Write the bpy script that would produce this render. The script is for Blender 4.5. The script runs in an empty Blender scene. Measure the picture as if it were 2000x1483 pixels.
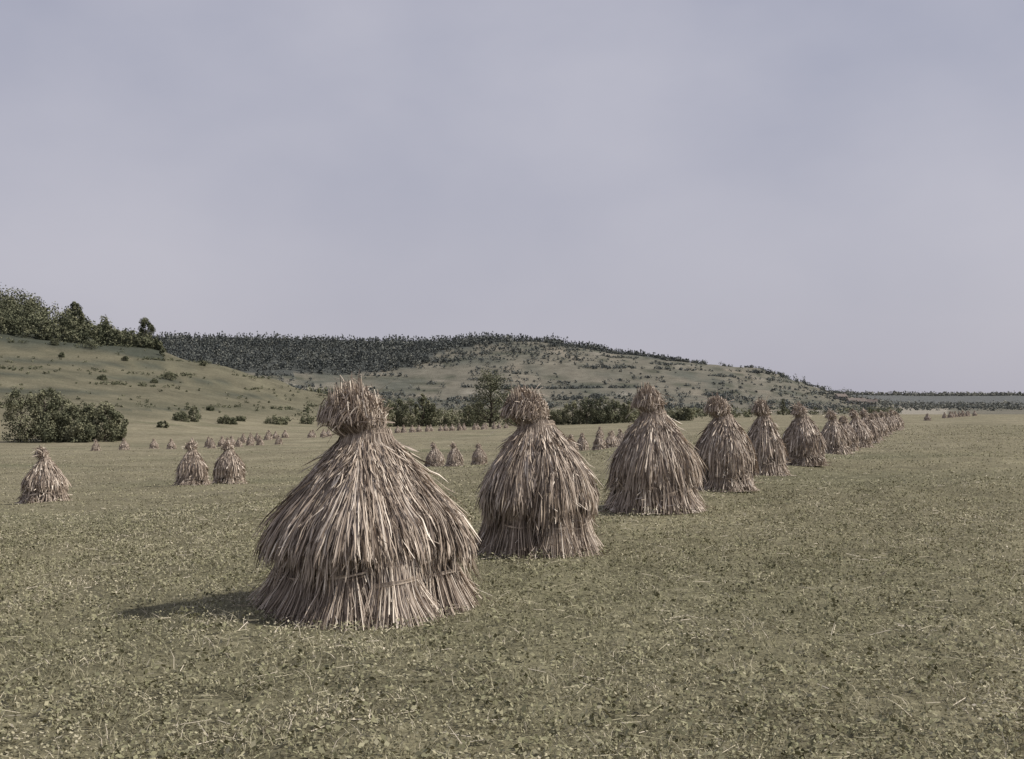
import bpy, math, numpy as np
from mathutils import Vector
rng = np.random.default_rng(7)
scene = bpy.context.scene

# ------------------------------------------------------------ helpers
def fnoise(x, y, scale, seed, n=9):
    r = np.random.default_rng(seed)
    out = np.zeros_like(np.asarray(x, float) + np.asarray(y, float))
    for i in range(n):
        a = r.uniform(0, 2*math.pi); f = 2*math.pi/scale*r.uniform(.5, 2.0)
        out = out + np.sin((x*math.cos(a)+y*math.sin(a))*f + r.uniform(0, 6.28))
    return out/math.sqrt(n)

def norm(v):
    return v/np.maximum(np.linalg.norm(v, axis=-1, keepdims=True), 1e-9)

def mesh_from(name, V, F, rnd=None, mat=None, smooth=False, col=None):
    V = np.asarray(V, np.float32).reshape(-1, 3); F = np.asarray(F, np.int32)
    me = bpy.data.meshes.new(name)
    k = F.shape[1]; nf = len(F)
    me.vertices.add(len(V)); me.vertices.foreach_set("co", V.ravel())
    me.loops.add(nf*k); me.loops.foreach_set("vertex_index", F.ravel())
    me.polygons.add(nf)
    me.polygons.foreach_set("loop_start", np.arange(0, nf*k, k, dtype=np.int32))
    me.polygons.foreach_set("loop_total", np.full(nf, k, dtype=np.int32))
    if smooth: me.polygons.foreach_set("use_smooth", np.ones(nf, dtype=bool))
    if rnd is not None:
        a = me.attributes.new("rnd", 'FLOAT', 'FACE'); a.data.foreach_set("value", np.asarray(rnd, np.float32))
    if col is not None:
        a = me.attributes.new("albedo", 'FLOAT_COLOR', 'POINT')
        c = np.ones((len(V), 4), np.float32); c[:, :3] = col
        a.data.foreach_set("color", c.ravel())
    me.update(calc_edges=True)
    if mat is not None: me.materials.append(mat)
    return me

def obj(name, me, loc=(0, 0, 0), parent=None, rot=0, scale=1):
    o = bpy.data.objects.new(name, me)
    scene.collection.objects.link(o)
    o.location = loc; o.rotation_euler = (0, 0, rot)
    o.scale = (scale,)*3 if not hasattr(scale, '__len__') else scale
    if parent: o.parent = parent
    return o

def ribbons(P, W, S):
    N, K, _ = P.shape
    off = S*W[..., None]*.5
    V = np.stack([P-off, P+off], axis=2).reshape(-1, 3)
    b = (np.arange(N)*K*2)[:, None] + (np.arange(K-1)*2)[None, :]
    F = np.stack([b, b+1, b+3, b+2], axis=-1).reshape(-1, 4)
    return V, F

def tube(pts, rad, n=7):
    pts = np.array(pts, float); rad = np.array(rad, float)
    T = np.gradient(pts, axis=0); T = norm(T)
    ref = np.where(np.abs(T[:, 2:3]) > .9, np.array([[1., 0, 0]]), np.array([[0, 0, 1.]]))
    A = norm(np.cross(T, ref)); B = np.cross(T, A)
    an = np.arange(n)/n*2*math.pi
    V = pts[:, None]+rad[:, None, None]*(np.cos(an)[None, :, None]*A[:, None]+np.sin(an)[None, :, None]*B[:, None])
    F = []
    for i in range(len(pts)-1):
        for j in range(n):
            F.append((i*n+j, i*n+(j+1) % n, (i+1)*n+(j+1) % n, (i+1)*n+j))
    return V.reshape(-1, 3), np.array(F)

class Acc:
    def __init__(s): s.V = []; s.F = []; s.R = []; s.n = 0
    def add(s, V, F, R):
        V = np.asarray(V).reshape(-1, 3); s.V.append(V); s.F.append(np.asarray(F)+s.n); s.n += len(V)
        s.R.append(np.broadcast_to(np.asarray(R, float), (len(F),)))
    def mesh(s, name, mat, smooth=False):
        return mesh_from(name, np.concatenate(s.V), np.concatenate(s.F), np.concatenate(s.R), mat, smooth)

# ------------------------------------------------------------ materials
def ramp_mat(name, stops, rough=.8, noise_scale=None, noise_amt=.2, diffuse=True):
    m = bpy.data.materials.new(name); m.use_nodes = True
    nt = m.node_tree
    if diffuse:
        nt.nodes.remove(nt.nodes["Principled BSDF"])
        b = nt.nodes.new("ShaderNodeBsdfDiffuse"); nt.links.new(b.outputs[0], nt.nodes["Material Output"].inputs[0]); cin = b.inputs["Color"]
    else:
        b = nt.nodes["Principled BSDF"]; b.inputs["Roughness"].default_value = rough
        b.inputs["Specular IOR Level"].default_value = .35; cin = b.inputs["Base Color"]
    at = nt.nodes.new("ShaderNodeAttribute"); at.attribute_name = "rnd"
    cr = nt.nodes.new("ShaderNodeValToRGB")
    el = cr.color_ramp.elements
    el[0].position, el[0].color = stops[0][0], (*stops[0][1], 1)
    el[1].position, el[1].color = stops[-1][0], (*stops[-1][1], 1)
    for p, c in stops[1:-1]:
        e = el.new(p); e.color = (*c, 1)
    src = at.outputs["Fac"]
    if noise_scale:
        g = nt.nodes.new("ShaderNodeNewGeometry")
        n = nt.nodes.new("ShaderNodeTexNoise"); n.inputs["Scale"].default_value = noise_scale
        n.inputs["Detail"].default_value = 2
        nt.links.new(g.outputs["Position"], n.inputs["Vector"])
        mr = nt.nodes.new("ShaderNodeMath"); mr.operation = 'MULTIPLY_ADD'
        mr.inputs[1].default_value = noise_amt*2; mr.inputs[2].default_value = -noise_amt
        nt.links.new(n.outputs["Fac"], mr.inputs[0])
        ad = nt.nodes.new("ShaderNodeMath"); ad.operation = 'ADD'
        nt.links.new(src, ad.inputs[0]); nt.links.new(mr.outputs[0], ad.inputs[1]); src = ad.outputs[0]
    nt.links.new(src, cr.inputs["Fac"])
    nt.links.new(cr.outputs["Color"], cin)
    return m

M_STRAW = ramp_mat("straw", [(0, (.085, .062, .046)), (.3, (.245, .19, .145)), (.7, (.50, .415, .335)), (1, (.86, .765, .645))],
                   rough=.55, noise_scale=11, noise_amt=.28, diffuse=False)
M_LEAF = ramp_mat("foliage", [(0, (.055, .062, .042)), (.5, (.13, .136, .088)), (1, (.24, .235, .155))])
M_FAR = ramp_mat("distant_foliage_hazed", [(0, (.080, .090, .092)), (.5, (.135, .145, .135)), (1, (.21, .21, .18))])  # cooler, paler greens: aerial haze is put into the leaf colour
M_GRASS = ramp_mat("grass", [(0, (.105, .102, .060)), (.35, (.235, .228, .142)), (.65, (.355, .328, .225)), (.85, (.47, .425, .32)), (1, (.66, .59, .48))],
                   noise_scale=.7, noise_amt=.26)
M_BARK = ramp_mat("bark", [(0, (.05, .042, .035)), (1, (.12, .10, .085))], noise_scale=2)

def ground_mat():
    m = bpy.data.materials.new("field_and_hills"); m.use_nodes = True
    nt = m.node_tree; b = nt.nodes["Principled BSDF"]
    b.inputs["Roughness"].default_value = .95; b.inputs["Specular IOR Level"].default_value = .05
    at = nt.nodes.new("ShaderNodeAttribute"); at.attribute_name = "albedo"
    g = nt.nodes.new("ShaderNodeNewGeometry")
    cur = at.outputs["Color"]
    for sc, lo, hi, det in ((18, .6, 1.4, 4), (1.3, .72, 1.28, 5), (.09, .72, 1.28, 8)):
        n = nt.nodes.new("ShaderNodeTexNoise"); n.inputs["Scale"].default_value = sc
        n.inputs["Detail"].default_value = det; n.inputs["Roughness"].default_value = .75
        nt.links.new(g.outputs["Position"], n.inputs["Vector"])
        mr = nt.nodes.new("ShaderNodeMapRange")
        mr.inputs[1].default_value = .3; mr.inputs[2].default_value = .7
        mr.inputs[3].default_value = lo; mr.inputs[4].default_value = hi
        nt.links.new(n.outputs["Fac"], mr.inputs[0])
        mx = nt.nodes.new("ShaderNodeVectorMath"); mx.operation = 'SCALE'
        nt.links.new(cur, mx.inputs[0]); nt.links.new(mr.outputs[0], mx.inputs["Scale"])
        cur = mx.outputs[0]
    nt.links.new(cur, b.inputs["Base Color"])
    n = nt.nodes.new("ShaderNodeTexNoise"); n.inputs["Scale"].default_value = 9; n.inputs["Detail"].default_value = 5
    nt.links.new(g.outputs["Position"], n.inputs["Vector"])
    bp = nt.nodes.new("ShaderNodeBump"); bp.inputs["Strength"].default_value = .7; bp.inputs["Distance"].default_value = .08
    nt.links.new(n.outputs["Fac"], bp.inputs["Height"]); nt.links.new(bp.outputs[0], b.inputs["Normal"])
    return m
M_GROUND = ground_mat()

# ------------------------------------------------------------ terrain
U = np.array([-.478, -.403, -.304, -.239, -.165, -.087, 0, .109, .209, .278, .348, .478])
D = np.array([.1, 10, 20, 35, 50, 90, 130, 200, 280, 350, 450, 520, 600, 750, 900, 1200, 1600, 2500, 4000, 8000])
Z = np.array([
 [0, -.05, -.5, -1.35, -1.9, -3.0, -3.8, -4.4, 2.5, 9.6, 26.5, 38.5, 49, 50, 50, 60, 60, 40, 60, 60],
 [0, -.05, -.5, -1.3, -1.9, -3.0, -3.7, -4.4, .6, 7.3, 22.6, 33.8, 42.7, 44, 45, 72, 70, 40, 60, 60],
 [0, -.03, -.4, -1.1, -1.7, -3.0, -3.8, -4.5, -1.8, 2.7, 15.8, 25.9, 29, 26, 34, 69.8, 75, 40, 60, 60],
 [0, 0, -.3, -1.0, -1.65, -3.0, -3.8, -4.5, -3.6, -.6, 9.5, 18.7, 20, 18, 28, 67, 72, 40, 60, 60],
 [0, 0, -.2, -.8, -1.5, -2.9, -3.6, -4.4, -4.3, -3.0, 1.1, 8.3, 8, 11, 22, 66, 70, 40, 60, 60],
 [0, 0, -.12, -.6, -1.25, -2.85, -3.4, -3.9, -3.9, -3.8, -3.2, -2.3, -1.1, 5.7, 20.3, 65, 70, 40, 60, 60],
 [0, 0, -.05, -.35, -.8, -2.6, -3.1, -3.4, -3.6, -3.6, -3.2, -2.6, -1.6, 5.7, 21, 69, 75, 40, 60, 60],
 [0, 0, 0, -.1, -.35, -1.5, -2.3, -2.6, -2.7, -2.6, -2.4, -2.3, -1.9, 5.7, 19.5, 53.7, 58, 40, 60, 60],
 [0, 0, 0, 0, -.15, -.7, -1.2, -1.6, -1.7, -1.5, -1.6, -1.7, -1.6, 4.1, 14.4, 39.6, 42, 35, 55, 60],
 [0, 0, 0, -.1, -.4, -.5, -.7, -1.2, -1.2, -1.0, -1.2, -1.4, -1.4, .8, 6.6, 16, 15, 24, 48, 60],
 [0, 0, 0, -.1, -.3, -.4, -.6, -1.1, -1.1, -.6, -1.0, -1.2, -1.2, -.8, 0, 2, 4, 10, 45, 60],
 [0, 0, 0, -.1, -.3, -.4, -.6, -1.1, -1.1, -.6, -1.0, -1.2, -1.2, -.8, 0, 2, 4, 10, 46, 60]])

def pchip(x, y, xq):
    h = np.diff(x); dl = np.diff(y)/h; m = np.zeros_like(y)
    for i in range(1, len(x)-1):
        if dl[i-1]*dl[i] > 0:
            w1 = 2*h[i]+h[i-1]; w2 = h[i]+2*h[i-1]
            m[i] = (w1+w2)/(w1/dl[i-1]+w2/dl[i])
    m[0] = dl[0]; m[-1] = dl[-1]
    i = np.clip(np.searchsorted(x, xq)-1, 0, len(x)-2)
    t = (xq-x[i])/h[i]
    return ((1+2*t)*(1-t)**2)*y[i]+t*(1-t)**2*h[i]*m[i]+t*t*(3-2*t)*y[i+1]+t*t*(t-1)*h[i]*m[i+1]

LD = np.linspace(math.log(1), math.log(9000), 700)
UF = np.linspace(-.478, .478, 240)
tmp = np.array([pchip(np.log(np.maximum(D, .5)), Z[i], np.clip(LD, None, math.log(8000))) for i in range(len(U))])
GRID = np.array([pchip(U, tmp[:, j], UF) for j in range(len(LD))]).T   # (u, ld)

def ground_z(X, Y):
    X = np.asarray(X, float); Y = np.asarray(Y, float)
    th = np.arctan2(X, Y); r = np.hypot(X, Y)
    lim = math.atan(.4779); thc = np.clip(th, -lim, lim)
    u = np.tan(thc); d = np.maximum(r*np.cos(thc), 1.001)
    fu = (u-UF[0])/(UF[1]-UF[0]); iu = np.clip(fu.astype(int), 0, len(UF)-2); tu = fu-iu
    fl = np.clip((np.log(d)-LD[0])/(LD[1]-LD[0]), 0, len(LD)-1.001); il = fl.astype(int); tl = fl-il
    z = ((GRID[iu, il]*(1-tl)+GRID[iu, il+1]*tl)*(1-tu)+(GRID[iu+1, il]*(1-tl)+GRID[iu+1, il+1]*tl)*tu)
    back = np.clip((np.abs(th)-1.3)/.8, 0, 1)
    z = z*(1-back)
    hill = np.clip((z-1)/12, 0, 1)
    z = z + .018*fnoise(X, Y, 1.6, 3) + .04*fnoise(X, Y, 9, 4)*np.clip(r/30, 0, 1)
    z = z + hill*(.5*fnoise(X, Y, 60, 5)+.9*fnoise(X, Y, 170, 6))
    # terraces
    z = z + hill*np.clip((d-260)/300, .0, 1)*.8*np.sin(z*2*math.pi/6.5+.8*fnoise(X, Y, 300, 9))
    return z

def px(X, Y): return 1000+2300*X/Y

FB_x = np.array([250, 450, 700, 800, 870, 960, 1000, 1340, 1500])
FB_d = np.array([850, 930, 965, 1000, 1085, 1130, 1168, 1186, 1192])

th = np.concatenate([np.radians(np.arange(-180, -34, 4.)), np.radians(np.arange(-34, 34.01, .11)), np.radians(np.arange(38, 180.1, 4.))])
rr = np.exp(np.linspace(math.log(.6), math.log(8800), 400))
TH, RR = np.meshgrid(th, rr, indexing='ij')
GX = RR*np.sin(TH); GY = RR*np.cos(TH)
GZ = ground_z(GX, GY)
GZ[:, 0] = 0
nT, nR = TH.shape
a = np.arange(nT-1)[:, None]*nR+np.arange(nR-1)[None, :]
F = np.stack([a, a+1, a+nR+1, a+nR], -1).reshape(-1, 4)[:, ::-1]
# albedo by place, with distance haze mixed into the far colours
YY = np.maximum(GY, 1); pxx = np.where(GY > 1, px(GX, YY), np.where(GX > 0, 3000, -1000)); d = RR
def mixc(c, w, c2): w = np.clip(w, 0, 1)[..., None]; return c*(1-w)+np.array(c2)*w
C = np.zeros(GX.shape+(3,))+np.array([.155, .142, .092])
C = mixc(C, (d-12)/60, (.172, .156, .105))
C = mixc(C, (d-90)/120, (.190, .172, .118))
C = mixc(C, (fnoise(GX, GY, 22, 21)-.2)*.45*(d < 350), (.118, .118, .074))
C = mixc(C, (np.abs(np.sin((GX*.93-GY*.37)*2*math.pi/30+.5*fnoise(GX, GY, 60, 2)))-.8)*1.6*((d > 35) & (d < 350)), (.215, .196, .14))
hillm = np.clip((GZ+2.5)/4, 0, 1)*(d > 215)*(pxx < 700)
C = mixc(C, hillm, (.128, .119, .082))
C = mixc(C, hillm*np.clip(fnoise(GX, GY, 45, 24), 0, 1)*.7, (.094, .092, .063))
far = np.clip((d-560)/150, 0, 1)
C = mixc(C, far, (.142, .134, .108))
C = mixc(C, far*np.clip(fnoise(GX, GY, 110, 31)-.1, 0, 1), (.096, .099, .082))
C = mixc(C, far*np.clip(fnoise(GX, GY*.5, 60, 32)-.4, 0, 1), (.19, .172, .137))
# terrace banks, darker grass on the steep faces
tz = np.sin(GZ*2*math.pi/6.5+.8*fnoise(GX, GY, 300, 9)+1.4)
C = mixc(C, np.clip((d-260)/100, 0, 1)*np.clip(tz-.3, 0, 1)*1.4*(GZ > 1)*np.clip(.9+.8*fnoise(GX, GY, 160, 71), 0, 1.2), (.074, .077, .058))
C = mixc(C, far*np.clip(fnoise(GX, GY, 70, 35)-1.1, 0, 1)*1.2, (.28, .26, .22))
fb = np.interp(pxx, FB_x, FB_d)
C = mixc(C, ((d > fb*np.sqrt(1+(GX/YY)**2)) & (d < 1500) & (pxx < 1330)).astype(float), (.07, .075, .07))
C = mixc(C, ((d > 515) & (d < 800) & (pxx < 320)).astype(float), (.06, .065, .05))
C = mixc(C, (np.abs(pxx-1790) < 60)*((d > 600) & (d < 1300))*.8, (.27, .25, .21))
C = mixc(C, np.clip((d-1700)/700, 0, 1), (.11, .115, .112))  # farthest ground turns cool grey, standing in for aerial haze
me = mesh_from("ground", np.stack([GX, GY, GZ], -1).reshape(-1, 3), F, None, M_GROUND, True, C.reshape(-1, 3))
obj("ground", me)

# ------------------------------------------------------------ stooks
def stook_mesh(name, H, R, prof, seed, ncap, nlow, ws, tuft_lean=(-.05, 0), tr=1.0, zc=.27, capk=.95):
    r = np.random.default_rng(seed)
    A = Acc()
    zf = np.array([p[0] for p in prof])*H; rf = np.array([p[1] for p in prof])*R
    pr = lambda z: np.interp(z, zf, rf)
    ph0 = r.uniform(0, 6.28, 6)
    lob = lambda p: 1+.055*np.sin(3*p+ph0[0])+.045*np.sin(5*p+ph0[1])+.03*np.sin(9*p+ph0[2])
    zn = .77*H; rn = float(pr(zn))
    lx, ly = tuft_lean
    # inner core
    nz, na = 22, 40
    zz = np.linspace(0, .95*H, nz); an = np.arange(na)/na*2*math.pi
    rc = np.where(zz < .74*H, pr(zz)*.80, .11)
    rc[zz < .36*H] = pr(.3*H)*.62
    Vc = np.stack([rc[:, None]*np.cos(an)*lob(an), rc[:, None]*np.sin(an)*lob(an), zz[:, None]+0*an], -1)
    top = np.clip((zz-zn)/(H-zn), 0, 1)[:, None]
    Vc[..., 0] += top*lx; Vc[..., 1] += top*ly
    Fc = np.array([(i*na+j, i*na+(j+1) % na, (i+1)*na+(j+1) % na, (i+1)*na+j) for i in range(nz-1) for j in range(na)])
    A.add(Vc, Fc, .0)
    def straws(P, w, R0, tilt=1.0, ear=None):
        N, K, _ = P.shape
        T = norm(np.gradient(P, axis=1))
        O = P.copy(); O[..., 2] = .0; O = norm(O)
        S = norm(np.cross(T, O)); B = np.cross(T, S)
        t = r.normal(0, .6*tilt, (N, 1, 1))
        S = S*np.cos(t)+B*np.sin(t)
        W = np.repeat(w[:, None], K, 1)
        if ear is not None: W = W*ear[None, :]
        else: W[:, 0] *= .5
        V, Fq = ribbons(P, W, S)
        A.add(V, Fq, np.repeat(R0, K-1))
    # cap straws
    K = 10
    N = ncap
    nc = 90
    clump = r.uniform(0, 2*math.pi, nc); cz = r.normal(0, .045, nc); ct = r.normal(0, .10, nc); cl = r.normal(0, .035, nc)
    ci = r.integers(0, nc, N); inc = r.random(N) < .66
    phi = np.where(inc, clump[ci]+r.normal(0, .035, N), r.uniform(0, 2*math.pi, N))
    t = np.linspace(0, 1, K)[None]
    ze = H*(zc+.03*np.sin(4*phi+ph0[3])+.03*np.sin(11*phi+ph0[4])+r.normal(0, .032, N)+np.where(inc, cz[ci], 0))
    ze = np.where(r.random(N) < .42, r.uniform(.32, .72, N)*H, ze); ze = np.maximum(ze, .13*H)
    z = zn+.03*H-(zn+.03*H-ze[:, None])*t
    lay = 1+r.normal(-.02, .035, N)+np.where(inc, cl[ci], 0)
    over = 1-(1-capk)*np.clip((.42*H-z)/(.2*H), 0, 1)
    rad = pr(z)*over*(1+(lay[:, None]-1)*np.clip(t*2.5, .2, 1))*(1+(lob(phi)[:, None]-1)*np.clip(t*2, 0, 1))
    fly = np.abs(r.normal(0, .022, N))+.10*(r.random(N) < .035)
    rad = rad+fly[:, None]*t**3
    wob = np.cumsum(r.normal(0, .010, (N, K)), 1)
    p2 = phi[:, None]+(r.normal(0, .11, N)+np.where(inc, ct[ci], 0))[:, None]*t+wob
    P = np.stack([rad*np.cos(p2), rad*np.sin(p2), z+r.normal(0, .005, (N, K))], -1)
    ear = np.array([.8, 1, 1, 1, 1, .95, .9, 1.4, 2.3, .4])
    tone = np.clip(r.normal(.46, .24, N)+np.where(inc, ct[ci]*.9, 0), 0, 1)
    straws(P, r.uniform(.0026, .0062, N)*ws, tone, 1, ear)
    # short broken ears over the skirt
    N = int(ncap*.30); K = 4; t = np.linspace(0, 1, K)[None]
    phi = r.uniform(0, 2*math.pi, N); z0 = r.uniform(zc+.01, .74, N)*H; L = r.uniform(.05, .17, N)
    z = z0[:, None]-L[:, None]*t
    p2 = phi[:, None]+r.normal(0, .38, N)[:, None]*L[:, None]*t/np.maximum(pr(z), .15)
    rad = pr(z)*(1-(1-capk)*np.clip((.42*H-z)/(.2*H), 0, 1))*lob(phi)[:, None]*1.01+.005+r.uniform(0, .05, N)[:, None]*t**1.5
    P = np.stack([rad*np.cos(p2), rad*np.sin(p2), np.maximum(z, .005)], -1)
    straws(P, r.uniform(.003, .007, N)*ws, np.clip(r.normal(.55, .27, N), 0, 1), 1.5, np.array([.6, 1, 1.7, .4]))
    # tuft: butt ends standing above the tie, bent and ragged
    N = int(ncap*.36); K = 7; t = np.linspace(0, 1, K)[None]
    phi = r.uniform(0, 2*math.pi, N); q = np.sqrt(r.random(N))
    side = .5+.5*np.cos(phi-math.pi)              # fuller on the leaning side
    hh = (H-zn)*(1.0-.38*q**2+r.normal(0, .13, N)-.16*(1-side))
    flare = (.01+.07*q*(.5+.8*side))*tr
    prof_t = np.sin(np.clip(t*2.0, 0, 3.1))
    rad = rn*.82*q[:, None]*(1-.1*t)+flare[:, None]*prof_t
    zz2 = zn-.03+hh[:, None]*t
    bend = (r.random(N) < .34*side+.03)[:, None]
    zz2 = np.where(bend, zn+hh[:, None]*.78*np.sin(t*2.6), zz2)
    rad = np.where(bend, rad+.07*t**2, rad)
    p2 = phi[:, None]+r.normal(0, .35, N)[:, None]*t
    P = np.stack([rad*np.cos(p2)+lx*t, rad*np.sin(p2)+ly*t, zz2], -1)
    straws(P, r.uniform(.0035, .007, N)*ws, np.clip(r.normal(.46, .25, N), 0, 1), 1.3)
    # matted cross straws over the tuft
    N = int(ncap*.06); K = 5; t = np.linspace(0, 1, K)[None]
    c = norm(r.normal(0, 1, (N, 3))); c[:, 2] = np.abs(c[:, 2])*1.0-.25
    base = c*np.array([rn*.9+.02, rn*.9+.02, (H-zn)*.5])+np.array([lx*.6, 0, zn+(H-zn)*.40])
    dv = norm(np.cross(c, r.normal(0, 1, (N, 3)))+c*r.uniform(-.1, .6, (N, 1))); L = r.uniform(.06, .2, N)
    P = base[:, None]+dv[:, None]*(L[:, None]*(t-.4))[..., None]
    straws(P, r.uniform(.0035, .006, N)*ws, np.clip(r.normal(.55, .25, N), 0, 1), 1.5)
    # wild straws at the tuft
    N = 140; P0 = np.stack([r.normal(lx, .07, N), r.normal(0, .07, N), r.uniform(zn, H*.97, N)], -1)
    dv = norm(r.normal(0, 1, (N, 3))+np.array([-.3, 0, .45])); L = r.uniform(.08, .30, N)
    P = P0[:, None]+dv[:, None]*L[:, None, None]*t[..., None]
    P[..., 2] -= .06*t**2
    straws(P, r.uniform(.003, .0055, N)*ws, r.uniform(.4, .95, N))
    # tie round the neck (twisted straw band)
    N = 34; K2 = 15
    t2 = np.linspace(0, 1, K2)[None]
    p0 = r.uniform(0, 6.28, N)[:, None]+t2*r.uniform(1.5, 3.5, N)[:, None]
    rb = (rn*.98+.012+r.normal(0, .006, N))[:, None]
    zb = (zn+r.normal(-.005, .012, N))[:, None]+.012*np.sin(p0*3+r.uniform(0, 6, N)[:, None])+.02*np.cos(p0)
    P = np.stack([rb*np.cos(p0), rb*np.sin(p0), zb], -1)
    S = np.zeros_like(P); S[..., 2] = 1
    V, Fq = ribbons(P, np.full((N, K2), .006*ws), S); A.add(V, Fq, np.repeat(r.uniform(.25, .7, N), K2-1))
    # lower sheaves standing on their butts, each with its own band
    nb = 9; per = nlow//nb
    off = r.uniform(0, 6.28)
    for b in range(nb):
        pc = off+b*2*math.pi/nb+r.normal(0, .12)
        K = 10; t = np.linspace(0, 1, K)[None]
        q = r.random(per)**.42; aa = r.uniform(0, 2*math.pi, per)
        ca, sa = q*np.cos(aa), q*np.sin(aa)
        zt = .48*H; zp = (zc-.08)*H*r.uniform(.85, 1.18)
        z = zt*(1-t)+0*ca[:, None]
        rbt = R*r.uniform(.66, .74)
        wtop, wp, wb = .25*R, .185*R, .36*R*r.uniform(.85, 1.12)
        wd = np.interp(z, [0, zp*.5, zp, zp*1.35, zt], [wb, wp*1.38, wp, wp*1.15, wtop])
        outer = pr(zp)*.96*r.uniform(.95, 1.06)
        cr = np.interp(z, [0, zp*.5, zp, zt], [rbt, (rbt+outer-wp*.78)*.495, outer-wp*.78, pr(zt)*.62])
        ca2, sa2 = ca[:, None], sa[:, None]
        tang = sa2*wd; radl = cr+ca2*wd*.80
        tw = r.normal(0, .045, (per, 1))*t+np.cumsum(r.normal(0, .005, (per, K)), 1)
        wo = r.normal(0, .02, (per, 1))*t**2
        c, s = math.cos(pc), math.sin(pc)
        P = np.stack([(radl+wo)*c-(tang+tw)*s, (radl+wo)*s+(tang+tw)*c, z+r.uniform(0, .12, per)[:, None]*t**2*(r.random((per, 1)) < .5)], -1)
        P[:, -1, 2] = np.maximum(P[:, -1, 2], -.01)
        straws(P, r.uniform(.003, .007, per)*ws, np.clip(r.normal(.46+r.normal(0, .10), .25, per), 0, 1), 1.2)
        # bundle band
        N = 11; K2 = 14; t2 = np.linspace(0, 1, K2)[None]
        p0 = r.uniform(0, 6.28, N)[:, None]+t2*r.uniform(2.5, 5, N)[:, None]
        rb = wp*1.07+r.normal(0, .006, N)[:, None]
        cc = float(outer-wp*.78)
        radl = cc+rb*np.cos(p0)*.84; tang = rb*np.sin(p0)
        P = np.stack([radl*c-tang*s, radl*s+tang*c, zp+r.normal(0, .009, N)[:, None]+.03*np.sin(p0+b)], -1)
        S = np.zeros_like(P); S[..., 2] = 1
        V, Fq = ribbons(P, np.full((N, K2), .006*ws), S); A.add(V, Fq, np.repeat(r.uniform(.35, .85, N), K2-1))
    # loose ends dangling on the sides and spilling round the butts
    N = 460; K = 4; t = np.linspace(0, 1, K)[None]
    phi = r.uniform(0, 6.28, N); zs = np.where(r.random(N) < .5, r.uniform(.0, .08, N), r.uniform(.08, .45, N))*H
    r0 = pr(zs)*r.uniform(.86, .97, N); dv = norm(np.stack([np.cos(phi)*.8, np.sin(phi)*.8, r.normal(-.9, .5, N)], -1)+r.normal(0, .5, (N, 3)))
    L = r.uniform(.06, .24, N)
    P = np.stack([r0*np.cos(phi), r0*np.sin(phi), zs], -1)[:, None]+dv[:, None]*L[:, None, None]*t[..., None]
    P[..., 2] = np.maximum(P[..., 2], .01)
    straws(P, r.uniform(.003, .006, N)*ws, r.uniform(.3, 1, N))
    return A.mesh(name, M_STRAW)

P_WIDE = [(0, 1.0), (.10, .885), (.2, .80), (.3, .785), (.42, .69), (.53, .53), (.65, .36), (.77, .19), (1, .19)]
P_BUL = [(0, 1.0), (.10, .90), (.22, .83), (.35, .82), (.48, .73), (.6, .56), (.7, .39), (.78, .25), (1, .25)]
P_MID = [(0, 1.0), (.10, .88), (.22, .78), (.35, .73), (.48, .62), (.6, .46), (.7, .33), (.78, .21), (1, .21)]
def place(me, X, Y, rot=0, s=1):
    obj("wheat_stook", me, (X, Y, float(ground_z(X, Y))-.01), rot=rot, scale=s)

near = [(-1.11, 9.0, 1.72, .93, P_WIDE, 1, 13500, 10500, 1.15, (-.08, 0), 1.2, .275, .97),
        (.26, 12.4, 1.72, .67, P_BUL, 2, 9500, 7000, 1.35, (-.11, 0), .9, .275, .96),
        (2.05, 17.1, 1.80, .77, P_MID, 3, 6500, 5000, 1.65, (-.06, 0), .8, .25, .97),
        (3.88, 21.6, 1.72, .60, P_BUL, 4, 4500, 3400, 1.9, (-.1, 0), 1., .22, .97),
        (5.80, 27.1, 1.74, .58, P_MID, 5, 3400, 2600, 2.2, (-.06, 0), .9, .24, .97),
        (7.95, 32.2, 1.68, .64, P_BUL, 6, 3000, 2400, 2.5, (-.1, 0), .6, .22, .97)]
for X, Y, H, R, pf, sd, nc, nl, ws, ln, tr, zc, ck in near:
    place(stook_mesh("wheat_stook", H, R, pf, sd*11, nc, nl, ws, ln, tr, zc, ck), X, Y)
lod = [stook_mesh("wheat_stook_b", 1.7, .72, P_MID, 71, 1500, 1200, 3.4, (-.1, 0), .6, .22),
       stook_mesh("wheat_stook_c", 1.62, .66, P_BUL, 72, 1500, 1200, 3.4, (-.06, 0), .5, .2),
       stook_mesh("wheat_stook_d", 1.75, .80, P_WIDE, 73, 1500, 1200, 3.4, (-.12, 0), .8, .24)]
tiny = [stook_mesh("wheat_stook_e", 1.7, .75, P_MID, 81, 420, 360, 6.0, tr=.5), stook_mesh("wheat_stook_f", 1.6, .8, P_WIDE, 82, 420, 360, 6.0, tr=.5)]
row = [(13.5, 49.5), (14.9, 52.8), (16.8, 57.5), (19.5, 65), (22, 72), (24.8, 80), (27.7, 88), (30.6, 96), (33.9, 105), (37.1, 114), (41, 125)]
k = 0
for X, Y in row + [(-14.05, 35.5), (-12.6, 46.5), (-11.75, 49)] + [(-5.7, 87), (-4.1, 84), (-2.45, 88)]:
    place(lod[k % 3], X, Y, rng.uniform(-.6, .6), rng.uniform(.95, 1.1)); k += 1
def line(p, q, n, j=1.2):
    for i in range(n):
        f = i/max(n-1, 1)
        X = p[0]+(q[0]-p[0])*f+rng.normal(0, j*.5); Y = p[1]+(q[1]-p[1])*f+rng.normal(0, j)
        place(tiny[rng.integers(0, 2)], X, Y, rng.uniform(-1.5, 1.5), rng.uniform(.9, 1.1))
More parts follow.
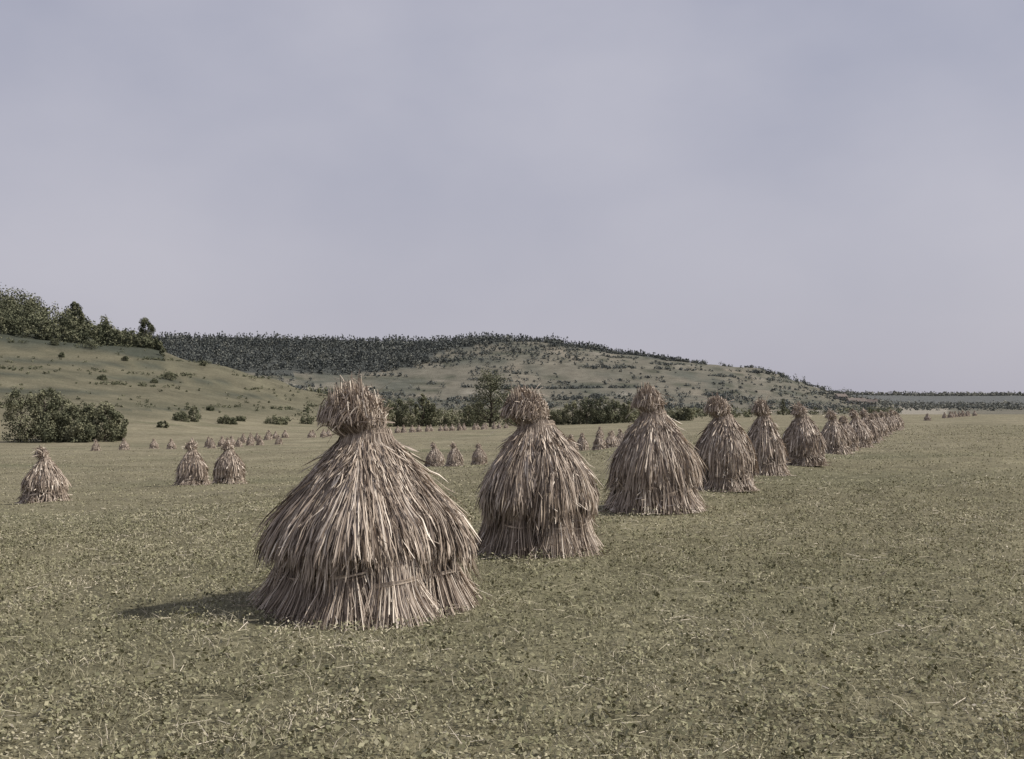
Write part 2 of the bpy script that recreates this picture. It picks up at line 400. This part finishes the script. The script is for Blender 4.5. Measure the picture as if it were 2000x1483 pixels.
line((5.7, 110), (7, 115), 2, .5); line((8.6, 111), (13.8, 137), 6, .6)
line((-56.4, 160), (-54.7, 165), 2, .5); line((-52.5, 172), (-42, 176), 5, .8)
line((-46.5, 182), (-43, 184), 3, .8); line((-45, 190), (-38, 195), 4, .8)
line((-46.5, 205), (-46, 236), 7, .8)
line((-41, 238), (-38, 246), 4, .8)
line((-27, 262), (-1.5, 305), 19, .8)
line((14, 180), (19, 190), 2, 1)
line((90, 256), (91.5, 260), 2, .4); line((112, 305), (135, 345), 10, .6)

# ------------------------------------------------------------ foliage
def leaf_quads(P, size, nrm, r):
    N = len(P)
    nn = norm(nrm+r.normal(0, .75, (N, 3)))
    a = norm(np.cross(nn, r.normal(0, 1, (N, 3)))); b = np.cross(nn, a)
    s = (size*r.uniform(.6, 1.4, N))[:, None]
    V = np.stack([P-a*s, P-b*s*.6, P+a*s, P+b*s*.6], 1)
    F = np.arange(N*4).reshape(N, 4)
    return V, F

def crowns(A, X, Y, Z, H, Wd, kind, nl, leaf, r, base=.25, tone=0):
    """mass of tree crowns: arrays of positions/heights; each crown = several leaf clumps"""
    nC = 8 if kind != 'cone' else 6
    for i in range(len(X)):
        h, w = H[i], Wd[i]; tt = r.normal(0, .1)
        if kind == 'cone':
            f = r.uniform(0, 1, nC); f[0] = .97
            cz = h*(base+(1-base)*f); cr = w*.5*(1-f)*.8+.02*h
            rad = w*.30*(1.1-f)+.03*h
        else:
            f = r.uniform(0.05, 1, nC)
            cz = h*(base+(1-base)*f*.86); cr = w*.36*np.sqrt(np.clip(1-(2*f-.9)**2, .05, 1))
            rad = w*r.uniform(.16, .28, nC)
        an = r.uniform(0, 6.28, nC); rr_ = cr*np.sqrt(r.random(nC))
        cx, cy = rr_*np.cos(an), rr_*np.sin(an)
        per = max(nl//nC, 2)
        dirs = norm(r.normal(0, 1, (nC, per, 3)))*(r.random((nC, per, 1))**.4)
        P = np.stack([cx, cy, cz], -1)[:, None]+dirs*rad[:, None, None]*np.array([1, 1, 1.15 if kind != 'cone' else 1.4])
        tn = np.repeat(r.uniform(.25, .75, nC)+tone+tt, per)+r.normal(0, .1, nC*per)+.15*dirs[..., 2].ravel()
        P = P.reshape(-1, 3)+np.array([X[i], Y[i], Z[i]])
        V, F = leaf_quads(P, np.full(len(P), leaf), dirs.reshape(-1, 3)*1.2+np.array([0, 0, .3]), r)
        A.add(V, F, np.clip(tn, 0, 1))

def scatter(xlo, xhi, dlo, dhi, n, r):
    u = (r.uniform(xlo, xhi, n)-1000)/2300; dd = np.sqrt(r.uniform(dlo**2, dhi**2, n))
    return u*dd, dd
r = np.random.default_rng(99)
# ridge forest
X, Y = scatter(150, 1345, 840, 1290, 10500, r); p = px(X, Y)
fb = np.interp(p, FB_x, FB_d)+26*fnoise(X, Y, 60, 40)
keep = (Y > fb) & ~((p > 800) & (fnoise(X, Y, 50, 44) > .9) & (Y < 1160)); X, Y = X[keep], Y[keep]
p = px(X, Y); Z0 = ground_z(X, Y)
H = r.uniform(3.5, 9.0, len(X))*np.interp(p, [1000, 1340], [1, .6])*(1+.2*fnoise(X, Y, 90, 47)); kind = r.random(len(X)) < .55
H = np.clip(H, 2, 12)
A = Acc()
ts = .09*fnoise(X, Y, 70, 48)
for sgn, tadd in ((ts > 0, .04), (ts <= 0, -.12)):
    m1 = kind & sgn; m2 = ~kind & sgn
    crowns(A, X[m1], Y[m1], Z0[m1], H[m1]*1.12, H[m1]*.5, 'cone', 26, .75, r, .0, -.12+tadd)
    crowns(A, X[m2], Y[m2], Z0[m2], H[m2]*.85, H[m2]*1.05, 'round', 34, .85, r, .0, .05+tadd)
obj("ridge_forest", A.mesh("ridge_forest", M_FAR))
# thin skyline trees farther right
A = Acc()
X, Y = scatter(1320, 1640, 1175, 1215, 300, r); Z0 = ground_z(X, Y); H = r.uniform(1.6, 4., len(X))
pp = px(X, Y); kp = (fnoise(pp, pp*0, 50, 8) > -.3)
crowns(A, X[kp], Y[kp], Z0[kp]-.3, H[kp], H[kp]*1.5, 'round', 24, .6, r, 0)
# hedgerows and scrub on the ridge slope (along the contours)
X, Y = scatter(500, 1700, 640, 1190, 52000, r); Z0 = ground_z(X, Y)
band = (Z0/8.5+.3*fnoise(X, Y, 260, 51)) % 1.0
pr_ = np.where(band < .11, .42, .022)*np.clip(.75+fnoise(X, Y, 120, 52), 0, 1.6)
pr_ = pr_*np.where((px(X, Y) > 1250) & (Z0 > 15), .45, 1)
kp = (r.random(len(X)) < pr_) & (Z0 > 1.0); X, Y, Z0 = X[kp], Y[kp], Z0[kp]
H = r.uniform(.8, 1.9, len(X))*r.uniform(1, 2.2, len(X))
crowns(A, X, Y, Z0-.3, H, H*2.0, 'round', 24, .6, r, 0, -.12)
X, Y = scatter(760, 1130, 1000, 1175, 420, r); Z0 = ground_z(X, Y); H = r.uniform(2., 6, len(X))
crowns(A, X, Y, Z0, H, H*.9, 'round', 24, .7, r, 0, -.05)
# foot-of-slope hedges far out
X, Y = scatter(560, 1760, 640, 800, 460, r); Z0 = ground_z(X, Y); H = r.uniform(1.5, 5.0, len(X))
crowns(A, X, Y, Z0, H, H*1.6, 'round', 34, .5, r, 0, -.1)
X, Y = scatter(1500, 2080, 850, 1250, 260, r); Z0 = ground_z(X, Y); H = r.uniform(2, 6, len(X))
crowns(A, X, Y, Z0, H, H*1.8, 'round', 26, .8, r, 0, .1)
X, Y = scatter(1600, 2200, 1500, 2500, 300, r); Z0 = ground_z(X, Y); H = r.uniform(3, 8, len(X))
crowns(A, X, Y, Z0, H, H*2.5, 'round', 20, 1.6, r, 0, .3)
# distant ridge tree band
X, Y = scatter(1560, 2200, 3700, 4050, 900, r); Z0 = ground_z(X, Y); H = r.uniform(4, 12, len(X))
crowns(A, X, Y, Z0, H, H*2.6, 'round', 16, 3, r, 0, .45)
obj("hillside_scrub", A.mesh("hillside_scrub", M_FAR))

# near left wood
A = Acc(); r = np.random.default_rng(5)
X, Y = scatter(-260, 318, 505, 680, 620, r); Z0 = ground_z(X, Y); p = px(X, Y)
H = np.interp(p, [-100, 72, 170, 230, 318], [17, 16, 12.5, 9.5, 6.5])*r.uniform(.6, 1.2, len(X))
H = H*np.interp(Y, [505, 530], [.45, 1])
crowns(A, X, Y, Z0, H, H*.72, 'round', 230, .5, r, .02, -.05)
obj("hilltop_wood", A.mesh("hilltop_wood", M_LEAF))

def tree(name, X, Y, h, w, seed, leaf=.3, n=3600, base=.25, kind='round', nclump=26, mat=M_LEAF, tone=0, sink=.15):
    r = np.random.default_rng(seed)
    z0 = float(ground_z(X, Y))-sink
    root = bpy.data.objects.new(name, None); scene.collection.objects.link(root); root.location = (X, Y, z0)
    W = Acc()
    pts = [(0, 0, 0)]; top = .8*h
    for i in range(1, 7): pts.append((r.normal(0, .015*h), r.normal(0, .015*h), top*i/6))
    V, F = tube(pts, np.linspace(.028*h, .006*h, 7)); W.add(V, F, .4)
    cents = []; rads = []
    for i in range(nclump):
        f = (i+.5)/nclump
        if kind == 'round': env = math.sqrt(max(1-(1.75*f-.8)**2, .12))
        elif kind == 'poplar': env = .9*math.sin(math.pi*min(.12+f*.88, 1))+.1
        elif kind == 'two': env = [.45, .8, 1, .9, .5, .62, .8, .7, .5, .25][min(int(f*10), 9)]
        an = i*2.4+r.normal(0, .4); rad = w*.5*env*r.uniform(.35, .85)
        c = np.array([rad*math.cos(an), rad*math.sin(an), h*(base+(1-base)*.93*f)])
        cents.append(c); rads.append(w*r.uniform(.10, .19)*(1.15-.3*f))
        s = np.array([0, 0, max(c[2]-rad*.7, .08*h)])
        mid = (s+c)/2+np.array([0, 0, -.02*h])
        V, F = tube([s, mid, c], [.010*h, .006*h, .002*h], 5); W.add(V, F, .3)
    obj("trunk_and_limbs", W.mesh(name+"_wood", M_BARK, True), parent=root)
    A = Acc(); per = n//nclump
    for c, rd in zip(cents, rads):
        dirs = norm(r.normal(0, 1, (per, 3)))*(r.random((per, 1))**.45)
        P = c+dirs*rd*np.array([1, 1, 1.1])*1.15
        P[:, 2] = np.maximum(P[:, 2], .05)
        V, F = leaf_quads(P, np.full(per, leaf), dirs*1.2+np.array([0, 0, .3]), r)
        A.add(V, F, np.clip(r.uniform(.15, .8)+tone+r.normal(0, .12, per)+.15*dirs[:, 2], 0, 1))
    obj("crown", A.mesh(name+"_crown", mat), parent=root)

def at(xp, d): return (xp-1000)/2300*d, d
r = np.random.default_rng(31)
# lone tree at the end of the wood
tree("oak_tree", *at(284, 545), 15.0, 9.0, 3, leaf=.34, base=.08, n=4200, tone=-.05)
tree("oak_tree", *at(146, 560), 17.0, 9, 4, leaf=.4, base=.2)
# broken-crowned tree in the middle
tree("alder_tree", *at(958, 335), 16.2, 17, 12, leaf=.21, n=6000, base=.12, kind='two', nclump=44, tone=-.10)
# bushes on the left by the stream
for xp, dd, h, w in [(40, 205, 9.5, 8), (88, 207, 9.0, 6.5), (118, 214, 8.4, 6.5), (146, 208, 6.8, 6), (172, 212, 6.6, 5), (205, 210, 7.0, 5.2), (232, 214, 5.4, 3.4), (158, 206, 3.5, 6), (100, 206, 5, 7)]:
    tree("willow_bush", *at(xp, dd), h, w*1.05, int(xp*3+dd), leaf=.18, n=4000, base=0.02, nclump=24, tone=.12)
for xp, dd, h, w in [(355, 300, 2.4, 5), (378, 305, 4.2, 4.2), (346, 303, 2, 3), (438, 310, 2.2, 4.5), (452, 312, 1.8, 4), (535, 330, 2.2, 6), (552, 332, 1.8, 4), (330, 440, 3, 6.5), (396, 500, 2.2, 3.5), (175, 485, 3, 9),
                     (105, 480, 2.5, 5), (120, 450, 2, 3), (245, 470, 1.6, 3.5), (300, 420, 1.5, 3), (95, 330, 2.2, 5), (318, 262, 1.6, 2.6), (470, 330, 1.4, 4), (600, 345, 2.0, 5), (410, 360, 1.3, 3), (200, 400, 1.6, 4)]:
    tree("hawthorn_bush", *at(xp, dd), h, w, int(xp*7+dd), leaf=.2, n=1000, base=0.0, nclump=12, tone=.0)
# stream-side trees in the middle distance
for xp, dd, h, w in [(752, 345, 8.0, 6), (775, 350, 8.5, 6.5), (800, 348, 8.2, 6), (826, 352, 9.5, 5), (842, 350, 7, 5), (735, 352, 6, 5), (880, 352, 3.5, 6), (915, 345, 6.2, 4.5), (934, 348, 7.5, 4.5), (1003, 350, 4, 6),
                     (1048, 350, 6, 5), (1090, 352, 4.5, 5), (1118, 352, 7.0, 6), (1146, 350, 7.8, 7), (1172, 350, 8.2, 8), (1200, 350, 7.2, 6), (1228, 352, 6.8, 5), (1340, 360, 4, 5), (1325, 362, 2.5, 5), (1285, 362, 2.2, 7)]:
    tone = -.15 if 1130 < xp < 1210 else .18
    tree("willow_tree", *at(xp, dd), h, w*1.15, int(xp*5+dd), leaf=.2, n=2600, base=0.03, nclump=20, tone=tone)
for xp, dd, h in [(1529, 560, 8.5), (825, 348, 10.5), (1249, 470, 7)]:
    tree("poplar_tree", *at(xp, dd), h, h*.26, int(xp), leaf=.25, n=1500, base=.04, kind='poplar', nclump=18)
# low hedge strip at the field edge
A = Acc(); r = np.random.default_rng(77)
X, Y = scatter(560, 1330, 352, 372, 170, r); Z0 = ground_z(X, Y); H = r.uniform(.8, 3.0, len(X))
kp = fnoise(X, Y, 40, 3) > -.5
crowns(A, X[kp], Y[kp], Z0[kp], H[kp], H[kp]*1.8, 'round', 60, .3, r, 0)
X, Y = scatter(600, 1500, 400, 640, 420, r); Z0 = ground_z(X, Y); H = r.uniform(1.0, 4.5, len(X))
crowns(A, X, Y, Z0, H, H*1.5, 'round', 44, .4, r, 0, .05)
X, Y = scatter(1500, 1760, 560, 640, 60, r); Z0 = ground_z(X, Y); H = r.uniform(1.5, 4.5, len(X))
crowns(A, X, Y, Z0, H, H*1.6, 'round', 44, .4, r, 0)
obj("hedgerow", A.mesh("hedgerow", M_LEAF))
# terrace hedges on the left hill
A = Acc()
X, Y = scatter(-150, 640, 260, 520, 18000, r); Z0 = ground_z(X, Y)
band = ((Z0+.012*X)/6.5+.12*fnoise(X, Y, 120, 61)) % 1.0
kp = (r.random(len(X)) < np.where(band < .08, .34, .012)*np.clip(.8+fnoise(X, Y, 70, 62), 0, 2)) & (Z0 > 0)
X, Y, Z0 = X[kp], Y[kp], Z0[kp]; H = r.uniform(.3, 1.2, len(X))
crowns(A, X, Y, Z0, H, H*2.4, 'round', 24, .25, r, 0, -.05)
obj("hill_scrub", A.mesh("hill_scrub", M_LEAF))

# ------------------------------------------------------------ farmhouses in the distance
def simple_mat(name, c):
    m = bpy.data.materials.new(name); m.use_nodes = True; nt = m.node_tree; b = nt.nodes["Principled BSDF"]
    n = nt.nodes.new("ShaderNodeTexNoise"); n.inputs["Scale"].default_value = 1.5
    cr = nt.nodes.new("ShaderNodeValToRGB"); cr.color_ramp.elements[0].color = (*[v*.8 for v in c], 1); cr.color_ramp.elements[1].color = (*[v*1.2 for v in c], 1)
    nt.links.new(n.outputs["Fac"], cr.inputs["Fac"]); nt.links.new(cr.outputs[0], b.inputs["Base Color"]); b.inputs["Roughness"].default_value = .9
    return m
M_WALL = simple_mat("stone_wall", (.26, .24, .21)); M_ROOF = simple_mat("tile_roof", (.15, .125, .11)); M_WIN = simple_mat("window_glass", (.03, .03, .035))
def bx(a, b):
    V = [(x, y, z) for x in (a[0], b[0]) for y in (a[1], b[1]) for z in (a[2], b[2])]
    return V, [(0, 1, 3, 2), (4, 6, 7, 5), (0, 4, 5, 1), (2, 3, 7, 6), (0, 2, 6, 4), (1, 5, 7, 3)]
def house(X, Y, L, W, h, rot):
    z = float(ground_z(X, Y))-.3
    root = bpy.data.objects.new("stone_farmhouse", None); scene.collection.objects.link(root); root.location = (X, Y, z); root.rotation_euler = (0, 0, rot)
    V, F = bx((-L/2, -W/2, 0), (L/2, W/2, h)); A = Acc(); A.add(V, F, 0)
    hr = h+W*.36
    A.add([(-L/2, -W/2, h), (-L/2, W/2, h), (-L/2, 0, hr), (-L/2, 0, hr)], [(0, 1, 2, 3)], 0)
    A.add([(L/2, -W/2, h), (L/2, W/2, h), (L/2, 0, hr), (L/2, 0, hr)], [(0, 1, 2, 3)], 0)
    obj("walls", A.mesh("walls", M_WALL), parent=root)
    A = Acc(); o = .4
    A.add([(-L/2-o, -W/2-o, h-.2), (L/2+o, -W/2-o, h-.2), (L/2+o, 0, hr+.1), (-L/2-o, 0, hr+.1)], [(0, 1, 2, 3)], 0)
    A.add([(-L/2-o, W/2+o, h-.2), (L/2+o, W/2+o, h-.2), (L/2+o, 0, hr+.1), (-L/2-o, 0, hr+.1)], [(3, 2, 1, 0)], 0)
    V, F = bx((L*.3, -.4, hr-.4), (L*.3+.8, .4, hr+1)); A.add(V, F, 0)
    obj("roof", A.mesh("roof", M_ROOF), parent=root)
    A = Acc()
    for i in range(4):
        x = -L/2+L*(i+.5)/4
        V, F = bx((x-.5, -W/2-.03, 1.2 if i != 1 else .3), (x+.5, -W/2-.003, 2.6)); A.add(V, F, 0)
    obj("windows_and_door", A.mesh("windows", M_WIN), parent=root)
house(*at(1672, 900), 14, 7, 2.8, .2); house(*at(1700, 930), 10, 6, 3.0, -.3); house(*at(1642, 940), 9, 6, 2.6, .4)

# ------------------------------------------------------------ grass and weeds on the field
r = np.random.default_rng(123)
def pts(n, d0, d1, pw, ur=.58):
    f = r.random(n); e = 2-pw
    dd = (d0**e+(d1**e-d0**e)*f)**(1/e)
    u = r.uniform(-ur, ur, n)
    X = u*dd
    fade = r.random(n) > np.clip((dd-.45*d1)/(.55*d1), 0, 1)*.9
    X, dd = X[fade], dd[fade]
    return X, dd, ground_z(X, dd)
A = Acc()
patch = lambda X, Y: .09*fnoise(X, Y*.6, 4.5, 301)+.07*fnoise(X, Y, 1.1, 302)
# leafy weeds
def leaves(n, d0, d1, pw, s0):
    X, Y, Zg = pts(n, d0, d1, pw); n = len(X)
    m = fnoise(X, Y, 1.1, 91)+.6*fnoise(X, Y, .4, 92)
    kp = r.random(n) < np.clip(.6+.4*m, .1, 1); X, Y, Zg, m = X[kp], Y[kp], Zg[kp], m[kp]; n = len(X)
    sc = s0*np.maximum(1, Y/9)**.65
    hgt = r.uniform(0, .06, n)*np.clip(1+.6*m, .3, 2.2)*np.maximum(1, Y/25)**.3
    P = np.stack([X, Y, Zg+hgt+.004], -1)
    V, F = leaf_quads(P, sc, np.tile([0, 0, 1.1], (n, 1)), r)
    A.add(V, F, np.clip(r.normal(.40, .15, n)+.03*m+patch(X, Y), 0, 1))
leaves(230000, 4.2, 26, 1.3, .0095)
leaves(110000, 14, 190, 1.5, .010)
# weed plants: small rosettes of larger leaves in the near field
n = 2600; X, Y, Zg = pts(n, 4.3, 20, 1.2); n = len(X); per = 9
an = r.uniform(0, 6.28, (n, per)); rd = r.uniform(.01, .065, (n, per)); ht = r.uniform(.015, .075, (n, per))
P = np.stack([X[:, None]+rd*np.cos(an), Y[:, None]+rd*np.sin(an), Zg[:, None]+ht], -1).reshape(-1, 3)
V, F = leaf_quads(P, np.full(len(P), .016), np.tile([0, 0, 1.0], (len(P), 1)), r)
A.add(V, F, np.clip(np.repeat(r.normal(.34, .12, n), per)+r.normal(0, .08, n*per), 0, 1))
# blades and stubble
def blades(n, d0, d1, pw, hs, w0, lean, tone, sd):
    X, Y, Zg = pts(n, d0, d1, pw); n = len(X)
    m = fnoise(X, Y, .9, sd)
    kp = r.random(n) < np.clip(.6+.4*m, .1, 1); X, Y, Zg = X[kp], Y[kp], Zg[kp]; n = len(X)
    K = 3; t = np.linspace(0, 1, K)[None, :, None]
    dv = np.stack([r.normal(0, lean, n), r.normal(0, lean, n), np.ones(n)], -1); L = hs*r.uniform(.4, 1.3, n)*np.maximum(1, Y/30)**.3
    P = np.stack([X, Y, Zg-.005], -1)[:, None]+dv[:, None]*L[:, None, None]*t
    bd = np.stack([r.normal(0, .5, n), r.normal(0, .5, n), -.25*np.ones(n)], -1)
    P = P+bd[:, None]*L[:, None, None]*t**2
    an = r.uniform(0, 3.14, n); S = np.stack([np.cos(an), np.sin(an), 0*an], -1)[:, None]+np.zeros((1, K, 1))
    W = w0*np.maximum(1, Y/9)[:, None]**.8*np.array([1, .8, .15])[None]
    V, F = ribbons(P, W, S); A.add(V, F, np.repeat(np.clip(r.normal(tone, .2, n)+patch(X, Y), 0, 1), K-1))
blades(170000, 4.2, 26, 1.3, .06, .0042, .4, .52, 101)
blades(60000, 14, 170, 1.5, .06, .005, .4, .52, 102)
blades(7000, 4.2, 30, 1.3, .12, .0035, .5, .7, 103)
# fallen straws
n = 5500; X, Y, Zg = pts(n, 4.2, 34, 1.3); n = len(X); K = 3; an = r.uniform(0, 6.28, n); L = r.uniform(.04, .18, n)
dv = np.stack([np.cos(an), np.sin(an), r.normal(0, .12, n)], -1); t = np.linspace(-.5, .5, K)[None, :, None]
P = np.stack([X, Y, Zg+r.uniform(.01, .04, n)], -1)[:, None]+dv[:, None]*L[:, None, None]*t
S = norm(np.cross(dv, np.array([0, 0, 1.])))[:, None]*.8+np.array([0, 0, .5])+np.zeros((1, K, 1))
V, F = ribbons(P, np.full((n, K), .004)*np.maximum(1, Y/10)[:, None], S); A.add(V, F, np.repeat(np.clip(r.normal(.75, .15, n), 0, 1), K-1))
obj("grass_and_weeds", A.mesh("grass_and_weeds", M_GRASS))

# ------------------------------------------------------------ light
el, azi = math.radians(46), math.atan2(1, .0)
w = bpy.data.worlds.new("World"); scene.world = w; w.use_nodes = True
nt = w.node_tree; bg = nt.nodes["Background"]; bg.inputs["Strength"].default_value = .108
sky = nt.nodes.new("ShaderNodeTexSky"); sky.sky_type = 'NISHITA'; sky.sun_disc = False
sky.sun_elevation = el; sky.sun_rotation = azi; sky.dust_density = 3; sky.air_density = 1
hsv = nt.nodes.new("ShaderNodeHueSaturation"); hsv.inputs["Saturation"].default_value = .35
nt.links.new(sky.outputs[0], hsv.inputs["Color"])
tc = nt.nodes.new("ShaderNodeTexCoord"); mp = nt.nodes.new("ShaderNodeMapping"); mp.inputs["Scale"].default_value = (1, 1, 1.6)
n1 = nt.nodes.new("ShaderNodeTexNoise"); n1.inputs["Scale"].default_value = 3.0; n1.inputs["Detail"].default_value = 5; n1.inputs["Roughness"].default_value = .5
nt.links.new(tc.outputs["Generated"], mp.inputs[0]); nt.links.new(mp.outputs[0], n1.inputs["Vector"])
cr = nt.nodes.new("ShaderNodeValToRGB"); cr.color_ramp.elements[0].position = .3; cr.color_ramp.elements[1].position = .72
cr.color_ramp.elements[0].color = (3.3, 3.45, 4.5, 1); cr.color_ramp.elements[1].color = (5.0, 4.95, 5.75, 1)
nt.links.new(n1.outputs["Fac"], cr.inputs[0])
# paler haze low in the sky
sp = nt.nodes.new("ShaderNodeSeparateXYZ"); nt.links.new(tc.outputs["Generated"], sp.inputs[0])
mr = nt.nodes.new("ShaderNodeMapRange"); mr.interpolation_type = 'SMOOTHSTEP'
mr.inputs[1].default_value = 0; mr.inputs[2].default_value = .34; mr.inputs[3].default_value = .7; mr.inputs[4].default_value = 0
nt.links.new(sp.outputs["Z"], mr.inputs[0])
hz = nt.nodes.new("ShaderNodeMix"); hz.data_type = 'RGBA'; nt.links.new(mr.outputs[0], hz.inputs["Factor"])
nt.links.new(cr.outputs[0], hz.inputs["A"]); hz.inputs["B"].default_value = (5.1, 4.9, 5.5, 1)
mx = nt.nodes.new("ShaderNodeMix"); mx.data_type = 'RGBA'; mx.inputs["Factor"].default_value = .8
nt.links.new(hsv.outputs[0], mx.inputs["A"]); nt.links.new(hz.outputs["Result"], mx.inputs["B"])
nt.links.new(mx.outputs["Result"], bg.inputs["Color"])
L = bpy.data.lights.new("sun", 'SUN'); L.energy = 4.5; L.angle = math.radians(.8); L.color = (1, .94, .85)
lo = bpy.data.objects.new("sun", L); scene.collection.objects.link(lo); lo.location = (30, 0, 40)
sd = Vector((math.sin(azi)*math.cos(el), math.cos(azi)*math.cos(el), math.sin(el)))
lo.rotation_euler = sd.to_track_quat('Z', 'Y').to_euler()

cam = bpy.data.cameras.new("camera"); co = bpy.data.objects.new("camera", cam); scene.collection.objects.link(co)
cam.sensor_width = 36; cam.lens = 41.4; cam.clip_start = .1; cam.clip_end = 20000
co.location = (0, 0, 1.5); co.rotation_euler = (math.radians(90+1.42), 0, 0)
scene.camera = co
scene.view_settings.view_transform = 'Standard'; scene.view_settings.look = 'None'; scene.view_settings.exposure = 0
